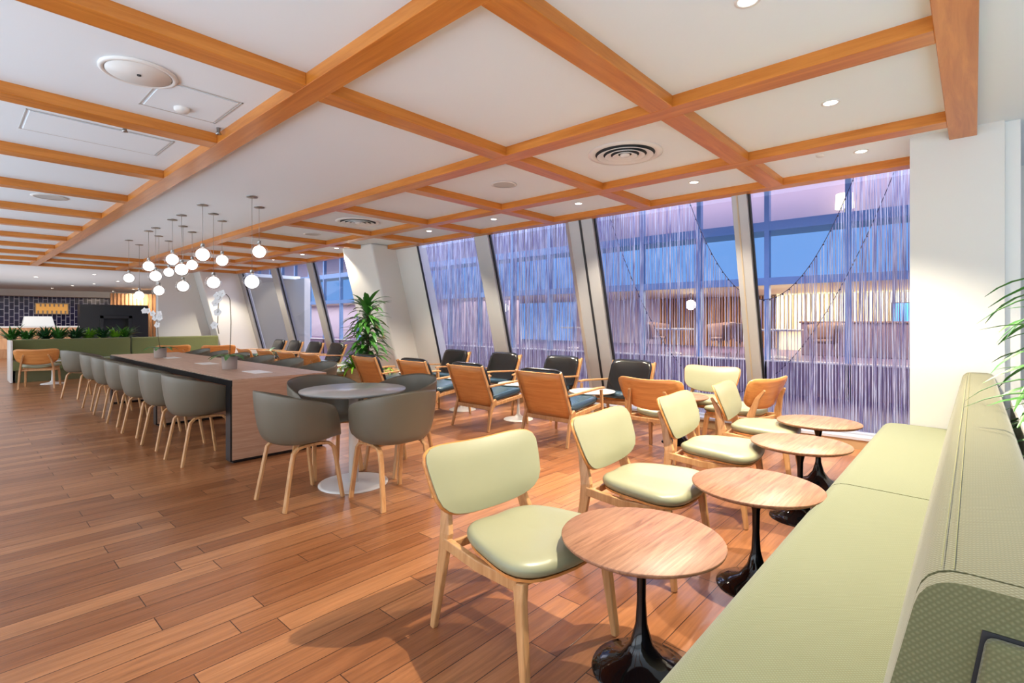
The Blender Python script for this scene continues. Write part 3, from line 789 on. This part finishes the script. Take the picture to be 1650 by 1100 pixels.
# green lounge side chairs opposite the bench, facing +X
G3 = 'pale green leather chairs along the walnut tables'
for i, (x, y, dg) in enumerate(((-1.37, 1.585, -95), (-1.33, 2.53, -87), (-1.32, 3.50, -86), (-1.30, 4.40, -84))):
    place('green', x, y, dg, 'pale green leather chair facing the bench, %s from the camera' % ['nearest', 'second', 'third', 'fourth'][i], G3)
place('green', -1.66, 5.17, 76, 'pale green chair turned to the window corner, oak back toward the bench', G3)
place('green', -2.24, 5.66, 180, 'grey green chair against the bead curtain, pad toward the camera', G3)
place('green', -2.20, 4.56, 0, 'pale green chair showing its curved oak back, left of the chair row', G3)
G4 = 'walnut pedestal tables by the bench'
for i, (x, y) in enumerate(((-.90, 1.70), (-.775, 2.60), (-.83, 3.68), (-.90, 4.55))):
    place('walnut', x, y, 0, 'round walnut pedestal table along the green bench, %s from the camera' % ['nearest', 'second', 'third', 'fourth'][i], G4)
place('walnut', -2.28, 5.12, 0, 'round walnut pedestal table half hidden between the window corner chairs', G4)
# lounge armchairs
G5 = 'oak and leather lounge armchairs'
for i, x in enumerate((-3.30, -4.40, -5.42, -6.54)):
    place('arm', x, 4.47, 0, 'oak backed armchair with its back to the room, %s from the right' % names[i], G5)
for i, x in enumerate((-3.20, -4.28, -5.38, -6.5)):
    place('arm', x, 5.42, 180, 'black leather armchair against the bead curtain, %s from the right' % names[i], G5)
for i, x in enumerate((-10.4, -11.4, -12.4, -13.3)):
    place('arm', x, 5.42, 180, 'black leather armchair under the far windows, %s from the planter' % names[i], G5)
G6 = 'small white tulip tables between armchairs'
for i, (x, y) in enumerate(((-3.25, 4.97), (-4.36, 4.95), (-5.42, 4.95), (-6.5, 4.95))):
    place('white', x, y, 0, 'small white tulip table between facing armchairs, %s from the right' % names[i], G6)
# distant oak backed chairs beyond the long table
G7 = 'oak backed chairs beyond the long table'
for i, (x, y) in enumerate(((-7.85, 4.13), (-8.6, 4.09), (-9.35, 4.05), (-10.15, 4.0))):
    place('green', x, y, 0, 'curved oak backed chair beyond the long table, %s from the planter' % names[i], G7)
    place('white', x-.02, y+.62, 0, 'small white tulip table in front of distant oak backed chair, %s from the planter' % names[i], G6)
place('green', -12.2, 4.0, 70, 'oak backed chair facing the light green banquette, nearer the window', G7)
place('green', -12.9, 3.3, 80, 'oak backed chair facing the light green banquette, nearer the aisle', G7)
place('white', -13.6, 3.4, 0, 'small white tulip table before the light green banquette', G6)
place('green', -13.1, 1.20, 75, 'oak backed chair facing the dark end of the banquette at far left', G7)
place('white', -13.75, 1.45, 0, 'small white tulip table before the dark end of the banquette', G6)

# ---- long communal table
lt = thing('communal_table', 'long oak veneer communal table with black edges and panel ends', 'table', (-4.87, 1.69, 0))
L = 4.93
MB().box(-L, 0, .012, .90, .738, .745).build('top_veneer', 'table_oak', lt)
MB().box(-L, -.003, 0, .90, .685, .738).build('top_edge', 'black', lt)
for i, x in enumerate((-.12, -2.5, -L)):
    e = MB().box(x, x+.11, 0, .9, .018, .685).build('end_panel', 'black', lt)
    MB().box(x+.11, x+.118, .014, .9, .03, .738 if i == 0 else .685).build('veneer_face', 'panel_oak', e)
    MB().box(x+.02, x+.09, .03, .87, 0, .018).build('plinth', 'black', e)
for i, x in enumerate((-.55, -2.04, -3.5)):
    tg = MB().box(-.17, .17, -.085, .085, 0, .004).build('power_cover', 'paper'); tg.location = (-4.87+x, 2.13, .745)
    tag(tg, 'flat white cover plate set on the long table top, %s from its near end' % names[i], 'cover plate', 'cover plates on the long table')

# ---- orchids
def orchid(x, y, z, lab, arch, hgt, side):
    t = thing('potted_orchid', lab, 'plant', (x, y, z), 0, 'white orchids in grey pots on the long table')
    MB().lathe([(.070, 0), (.073, .01), (.077, .14), (.069, .14), (.066, .115), (.001, .115)], 32).build('pot', 'pot', t)
    lf = MB(); rnd = random.Random(int(x*100))
    for k in range(7):
        a = k*2*PI/7+.4; lf.leaf((.01*math.cos(a), .01*math.sin(a), .12), (math.cos(a), math.sin(a), .75), .20+.05*rnd.random(), .062, .8)
    lf.build('leaves', 'leaf', t)
    d = Vector((-CT, -ST, 0))*side
    if arch:
        pts = [Vector((0, 0, .12)), Vector((0, 0, .30))-d*.01, Vector((0, 0, .50))-d*.015, Vector((0, 0, .66))-d*.01]
        for k in range(1, 9):
            a = PI*k/8; pts.append(Vector((0, 0, .70))+d*(.065*(1-math.cos(a))-.01)+Vector((0, 0, .11*math.sin(a))))
        pts += [Vector((0, 0, .60))+d*.125, Vector((0, 0, .46))+d*.13, Vector((0, 0, .38))+d*.115]
        MB().tube(pts, .0042, 8).build('stem', 'stem', t)
        spots_ = [pts[i]+d*.03*(i % 2)+Vector((0, 0, .012)) for i in (8, 9, 10, 11, 12, 12, 13)]
    else:
        pts = [Vector((0, 0, .12)), Vector((0, 0, .30))+d*.03, Vector((0, 0, .46))+d*.04, Vector((0, 0, .56))+d*.05, Vector((0, 0, .62))+d*.10, Vector((0, 0, .66))+d*.17]
        MB().tube(pts, .0042, 8).build('stem', 'stem', t)
        spots_ = [pts[2], pts[3]-d*.05, pts[3]+d*.02, pts[4], pts[4]-d*.09, pts[5], pts[5]+d*.05]
    for k, p in enumerate(spots_):
        f = MB(); rx = rnd.uniform(-.6, .6)
        nrm = Vector((ST, -CT, .15)).normalized(); s1 = Vector((CT, ST, 0)); s2 = nrm.cross(s1)
        for q in range(5):
            a = 2*PI*q/5+rx; dd = s1*math.cos(a)+s2*math.sin(a)
            f.leaf(p, dd+nrm*.2, .045, .042, .1, nrm, 4)
        f.ball(p+nrm*.006, .007, 8, 6)
        f.build('flower', 'petal', t)
orchid(-5.97, 2.06, .745, 'white orchid bending in an arch, in the nearer grey pot on the long table', True, .8, 1)
orchid(-8.5, 2.03, .745, 'white orchid leaning left in the farther grey pot on the long table', False, .6, 1)

# ---- planter with the tall plant and lime ferns
pl = thing('planter_box', 'oak planter box behind the first armchair', 'planter', (-7.25, 4.62, 0))
pb = MB(); pb.box(-.42, .42, -.24, -.22, 0, .5).box(-.42, .42, .20, .22, 0, .5).box(-.42, -.40, -.22, .20, 0, .5).box(.40, .42, -.22, .20, 0, .5).box(-.40, .40, -.22, .20, 0, .03)
pb.build('box', 'planter', pl); MB().box(-.40, .40, -.22, .20, .03, .45).build('soil', 'soil', pl)
tp = thing('corn_plant', 'tall bushy dark green plant with arching leaves beside the leaning column', 'plant', (-7.42, 4.66, .45))
rnd = random.Random(4)
MB().tube([(0, 0, 0), (.01, 0, .3), (0, .01, .7), (0, 0, 1.0)], [.03, .028, .022, .012], 10).build('trunk', 'stem', tp)
lf = MB()
for k in range(150):
    z = .12+.95*(k/150)**.9; a = k*2.4+rnd.random(); el = rnd.uniform(.1, 1.0)+(.9 if z > .9 else 0)
    lf.leaf((.02*math.cos(a), .02*math.sin(a), z), (math.cos(a), math.sin(a), el), rnd.uniform(.30, .46), .078, rnd.uniform(.5, 1.15), seg=7)
lf.build('leaves', 'leaf', tp)
def fern(x, y, z, n, L, mat, lab, cat='plant', grp=None, wd=.03, seed=0, name='fern', up=.9, droop=1.1):
    rnd = random.Random(seed); f = MB()
    for k in range(n):
        a = rnd.random()*2*PI; rr = rnd.random()*.04
        f.leaf((rr*math.cos(a), rr*math.sin(a), 0), (math.cos(a), math.sin(a), up*rnd.uniform(.5, 1.8)), L*rnd.uniform(.65, 1.1), wd, droop*rnd.uniform(.6, 1.3), seg=6)
    o = f.build(name, mat); o.location = (x, y, z); return tag(o, lab, cat, grp)
fern(-7.50, 4.46, .47, 80, .36, 'lime', 'bright lime fern in the oak planter, left of the oak armchair', wd=.035, seed=1, name='lime_fern', up=1.7)
fern(-6.98, 4.72, .45, 40, .24, 'lime', 'bright lime fern in the oak planter, right of the tall plant', wd=.035, seed=2, name='lime_fern')

# picture on the leaning column
pf = thing('thermostat_plate', 'small framed plate on the leaning white column behind the plant', 'plate', (-8.22, yg(1.05)-.525, 1.05))
pf.rotation_euler = (-math.atan(TILT), 0, 0)
pf.rotation_euler = (math.atan(TILT), 0, 0)
MB().box(-.09, .09, -.014, 0, -.12, .12).build('frame', 'planter', pf, bevel=.003); MB().box(-.055, .055, -.018, -.013, -.085, .085).build('face', 'white_plastic', pf)

# ================================================================== GREEN BENCH (right foreground)
bn = thing('bench', 'long green upholstered bench with high back along the right side', 'bench', (0, 0, 0))
def extrude(profile, y0, y1, ns=1, tweak=None):
    mb = MB(); rows = []
    for i in range(ns+1):
        y = y0+(y1-y0)*i/ns; rows.append([(x, y, z) for x, z in profile])
    mb.grid(rows, True, True)
    mb.add(rows[0], [tuple(range(len(profile)))]); mb.add(rows[-1], [tuple(range(len(profile)))[::-1]])
    return mb
def rounded(pts, r=.04, seg=5):
    out = []; n = len(pts)
    for i in range(n):
        p0, p1, p2 = Vector(pts[i-1]), Vector(pts[i]), Vector(pts[(i+1) % n]); rr = r[i] if isinstance(r, list) else r
        a = p1+(p0-p1).normalized()*rr; b = p1+(p2-p1).normalized()*rr
        for k in range(seg+1):
            t = k/seg; out.append(tuple(a*(1-t)**2+p1*2*t*(1-t)+b*t*t))
    return out
seat = rounded([(-.10, .485), (-.535, .492), (-.545, .26), (-.10, .26)], [.02, .09, .05, .01])
def seat_rows(y0, y1):
    return extrude(seat, y0, y1, 1)
for k, (a, b) in enumerate(((.95, 2.875), (2.885, 4.84))):
    seat_rows(a, b).build('seat_cushion', 'bench', bn)
MB().box(-.47, .10, 1.0, 4.84, 0, .27).build('plinth', 'black', bn)
backp = rounded([(-.165, .40), (-.055, .905), (.105, .905), (.135, .26), (-.13, .26)], [.01, .045, .045, .01, .01])
bk = extrude(backp, .99, 4.845, 1).build('backrest', 'bench_dark', bn)
bd = extrude(rounded([(-.165, .40), (-.055, .905), (.105, .905), (.165, .26), (-.13, .26)], [.01, .05, .05, .01, .01]), .945, .985, 1)
# welt frame and inset end panel
ef = bd.build('end_frame', 'bench_dark', bn, bevel=.008)
MB().hexa([(-.075, .925, .27), (.13, .925, .27), (.13, .95, .27), (-.075, .95, .27)],
          [(.012, .925, .845), (.10, .925, .845), (.10, .95, .845), (.012, .95, .845)]).build('end_panel', 'bench_dark', bn, bevel=.01, seg=3)
MB().hexa([(-.079, .943, .27), (.134, .943, .27), (.134, .946, .27), (-.079, .946, .27)],
          [(.008, .943, .850), (.102, .943, .850), (.102, .946, .850), (.008, .946, .850)]).build('end_gap', 'gasket', bn)
for dx in (-.036, -.022):
    MB().tube([(dx, .99, .9065), (dx, 4.8, .9065)], .0008, 5).build('stitch_line', 'stitch', bn)
# planter ledge behind the bench and its plant
lg = thing('planter_ledge', 'white planter ledge behind the green bench', 'planter', (0, 0, 0))
MB().box(.18, .22, 1.4, 4.8, 0, .74).box(.62, .66, 1.4, 4.8, 0, .74).box(.22, .62, 1.4, 1.44, 0, .74).box(.22, .62, 4.76, 4.8, 0, .74).build('box', 'white_plastic', lg)
MB().box(.22, .62, 1.44, 4.76, .1, .66).build('soil', 'soil', lg)
for i, (x, y) in enumerate(((.34, 2.35), (.33, 3.0), (.34, 3.8))):
    t = thing('dracaena', 'leafy green plant with long pointed leaves at right edge, %s from the camera' % names[i], 'plant', (x, y, .66), 0, 'pointed leaf plants behind the bench')
    rnd = random.Random(30+i)
    MB().tube([(0, 0, 0), (.01, 0, .3), (0, .01, .75)], [.014, .012, .008], 8).build('stem', 'stem', t)
    f = MB()
    for k in range(46):
        z = .05+.75*k/46; a = k*2.4
        f.leaf((0, 0, z), (math.cos(a), math.sin(a), rnd.uniform(.1, .8)), rnd.uniform(.26, .40), .038, rnd.uniform(.5, 1.1))
    f.build('leaves', 'leaf', t)

# ================================================================== FAR LEFT: banquette and bar
bq = thing('banquette', 'olive green banquette wall seat at the far left, planting box on top', 'banquette', (0, 0, 0))
extrude(rounded([(-15.02, .43), (-14.42, .44), (-14.42, .24), (-15.02, .24)], [.01, .05, .03, .01]), .92, 4.85).build('seat_cushion', 'sage', bq)
MB().box(-15.0, -14.48, .96, 4.85, 0, .24).build('plinth', 'bench_dark', bq)
MB().box(-15.12, -14.98, .92, 2.98, .24, .865).build('backrest', 'sage', bq, bevel=.03)
MB().box(-15.12, -14.98, 3.0, 4.90, .24, .865).build('backrest', 'sage', bq, bevel=.03)
MB().box(-15.14, -14.42, .88, .92, 0, .86).build('end_panel', 'white_metal', bq, bevel=.01)
bx = thing('planting_trough', 'dark planting trough along the top of the banquette', 'planter', (-15.32, 1.95, 0))
MB().box(-.19, .19, -1.05, 1.05, 0, .80).build('box', 'bench_dark', bx); MB().box(-.17, .17, -1.03, 1.03, .80, .815).build('soil', 'soil', bx)
gsp = [(.95, 'leaf', 'broad fern at the left end of the planting trough'), (1.2, 'leaf', 'second fern from the left end of the planting trough'),
       (1.5, 'leaf_dark', 'dark leafy plant right of the terminal screens in the trough'), (1.72, 'leaf', 'mid green fern under the amber sign in the trough'),
       (2.0, 'leaf_dark', 'tall arching plant before the black fireplace edge'), (2.25, 'lime', 'bright lime fern before the fireplace'),
       (2.52, 'leaf_dark', 'tallest palm like plant before the fireplace opening'), (2.75, 'lime', 'low bright fern right of the tallest palm like plant'), (2.93, 'leaf', 'fern at the right end of the planting trough')]
for i, (y, m, lab) in enumerate(gsp):
    fern(-15.32, y, .815, 54, (.42 if m != 'lime' else .36), m, lab, grp='plants on the banquette trough', wd=.045, seed=50+i, name='trough_fern', up=2.0, droop=.9)
# plant by far windows
fern(-11.9, 4.9, .46, 20, .42, 'leaf_dark', 'dark blue green leafy plant before the far windows', wd=.07, seed=90, name='leafy_plant', up=1.1)
tag(MB().lathe([(.12, 0), (.16, .46), (.14, .46)], 24).build('plant_pot', 'pot'), 'round grey pot under the dark leafy plant by the far windows', 'pot').location = (-11.9, 4.9, 0)
# bar wall
struct('wall_left', MB().box(-32.2, -32, -5, 9, 0, 2.36), 'tile')
struct('wall_bulkhead', MB().box(-33, -31.2, -5, 9, 2.36, ZC), 'wall')
struct('wall_far_side', MB().box(-33, -16.1, 7.8, 8, 0, ZC), 'wall')
struct('ceiling_far', MB().box(-33, -16.8, 5.62, 8, ZC, ZC+.1), 'plaster')
struct('floor_far', MB().box(-33, -16.1, 6.15, 8, -.06, 0), 'floor')
def P(px, X, z=None, py=None):      # point on plane X at a pixel column
    u = (px-825)/825; t = X/(-ST+u*CT); return t*(CT+u*ST), H+((516-py)/825*t if py is not None else 0)
y0, z1 = P(58, -31.9, py=489); y1, z0 = P(109, -31.9, py=505)
sg = thing('bar_sign', 'glowing amber lattice panel on the navy tiled bar wall', 'sign', (-31.98, 0, 0))
MB().box(0, .06, y0, y1, z0, z1).build('panel', 'gold', sg)
fr = MB(); fr.box(.0, .08, y0-.04, y0, z0-.04, z1+.04).box(0, .08, y1, y1+.04, z0-.04, z1+.04).box(0, .08, y0, y1, z0-.04, z0).box(0, .08, y0, y1, z1, z1+.04)
fr.build('frame', 'tan_metal', sg)
nn = 14
for q in range(1, nn):
    yq = y0+(y1-y0)*q/nn; za_, zb_ = (z0, z0+(z1-z0)*.3) if q % 2 else (z1-(z1-z0)*.3, z1)
    MB().box(.06, .09, yq-.03, yq+.03, za_, zb_).build('lattice_bar', 'tan_metal', sg)
XF = -26.0
ya, zt = P(129, XF, py=490); yb, _ = P(239, XF)
fp = thing('fireplace_block', 'wide black stone block with dark recessed opening beyond the banquette', 'fireplace', (XF, 0, 0))
yo0, zo1 = P(167, XF, py=513); yo1, _ = P(207, XF)
MB().box(-.6, 0, ya, yo0, 0, zt).box(-.6, 0, yo1, yb, 0, zt).box(-.6, 0, yo0, yo1, zo1, zt).box(-.6, -.5, yo0, yo1, 0, zo1).build('surround', 'fireplace', fp)
MB().box(0, .05, yo0-.12, yo0, 0, zo1+.12).box(0, .05, yo1, yo1+.12, 0, zo1+.12).box(0, .05, yo0-.12, yo1+.12, zo1, zo1+.12).build('moulding', 'fireplace', fp, bevel=.01)
# copper slats
XS = -27.5
ys, zs = P(178, XS, py=472); ye, _ = P(262, XS)
sl = thing('slat_wall', 'glowing copper coloured vertical slat wall above the black block', 'slat wall', (XS, 0, 0))
MB().box(-.1, -.05, ys, ye, 0, zs).build('backing', 'cream_wall', sl)
k = 0; yy = ys; sm = MB()
while yy < ye: sm.box(-.05, .03, yy, yy+.06, 0, zs); yy += .13
sm.build('slats', 'slat', sl)
spot('slat_wash', (XS+.5, (ys+ye)/2, 2.4), 160, (1, .8, .6), 150, .3, rot=(0, math.radians(35), 0))
# bar counter and terminal screens
bc = thing('bar_counter', 'pale bar counter behind the ferns at far left', 'counter', (-24, 0, 0))
MB().box(-.7, 0, -1.0, 3.2, 0, 1.02).build('body', 'slat', bc); MB().box(-.75, .05, -1.05, 3.25, 1.02, 1.07).build('worktop', 'white_top', bc)
yt, zt_ = P(64, -23.9, py=524)
tm = thing('display_case', 'white sloped display case on the bar counter above the ferns', 'display case', (-24.3, yt, 1.07))
MB().hexa([(-.2, -.42, 0), (.2, -.42, 0), (.2, .42, 0), (-.2, .42, 0)], [(-.2, -.36, .34), (.02, -.36, .34), (.02, .36, .34), (-.2, .36, .34)]).build('case', 'white_plastic', tm, bevel=.01)
MB().box(-.16, .16, -.3, .3, -.0, .01).build('base', 'black', tm)
# downlights in the far ceiling
for i, (px, py) in enumerate(((58, 446), (84, 464), (117, 460), (152, 457), (152, 442), (182, 469), (190, 453), (215, 466))):
    x, y, t_ = at_z(px, py, ZC)
    downlight(x, y, 'tiny downlight in the far ceiling over the bar, %s from the left' % names[i], 0, .05, False, 'tiny downlights over the bar')
for x in (-18.5, -21, -24): spot('bar_beam', (x, 1.5, ZC-.05), 28, ang=140, r=.1)
for k in (1, 3, 5, 7, 9): spot('aisle_beam', (-1.365-1.38*k-.75, .1, ZC-.04), 34, (1, .92, .82), 130, .08, 1)
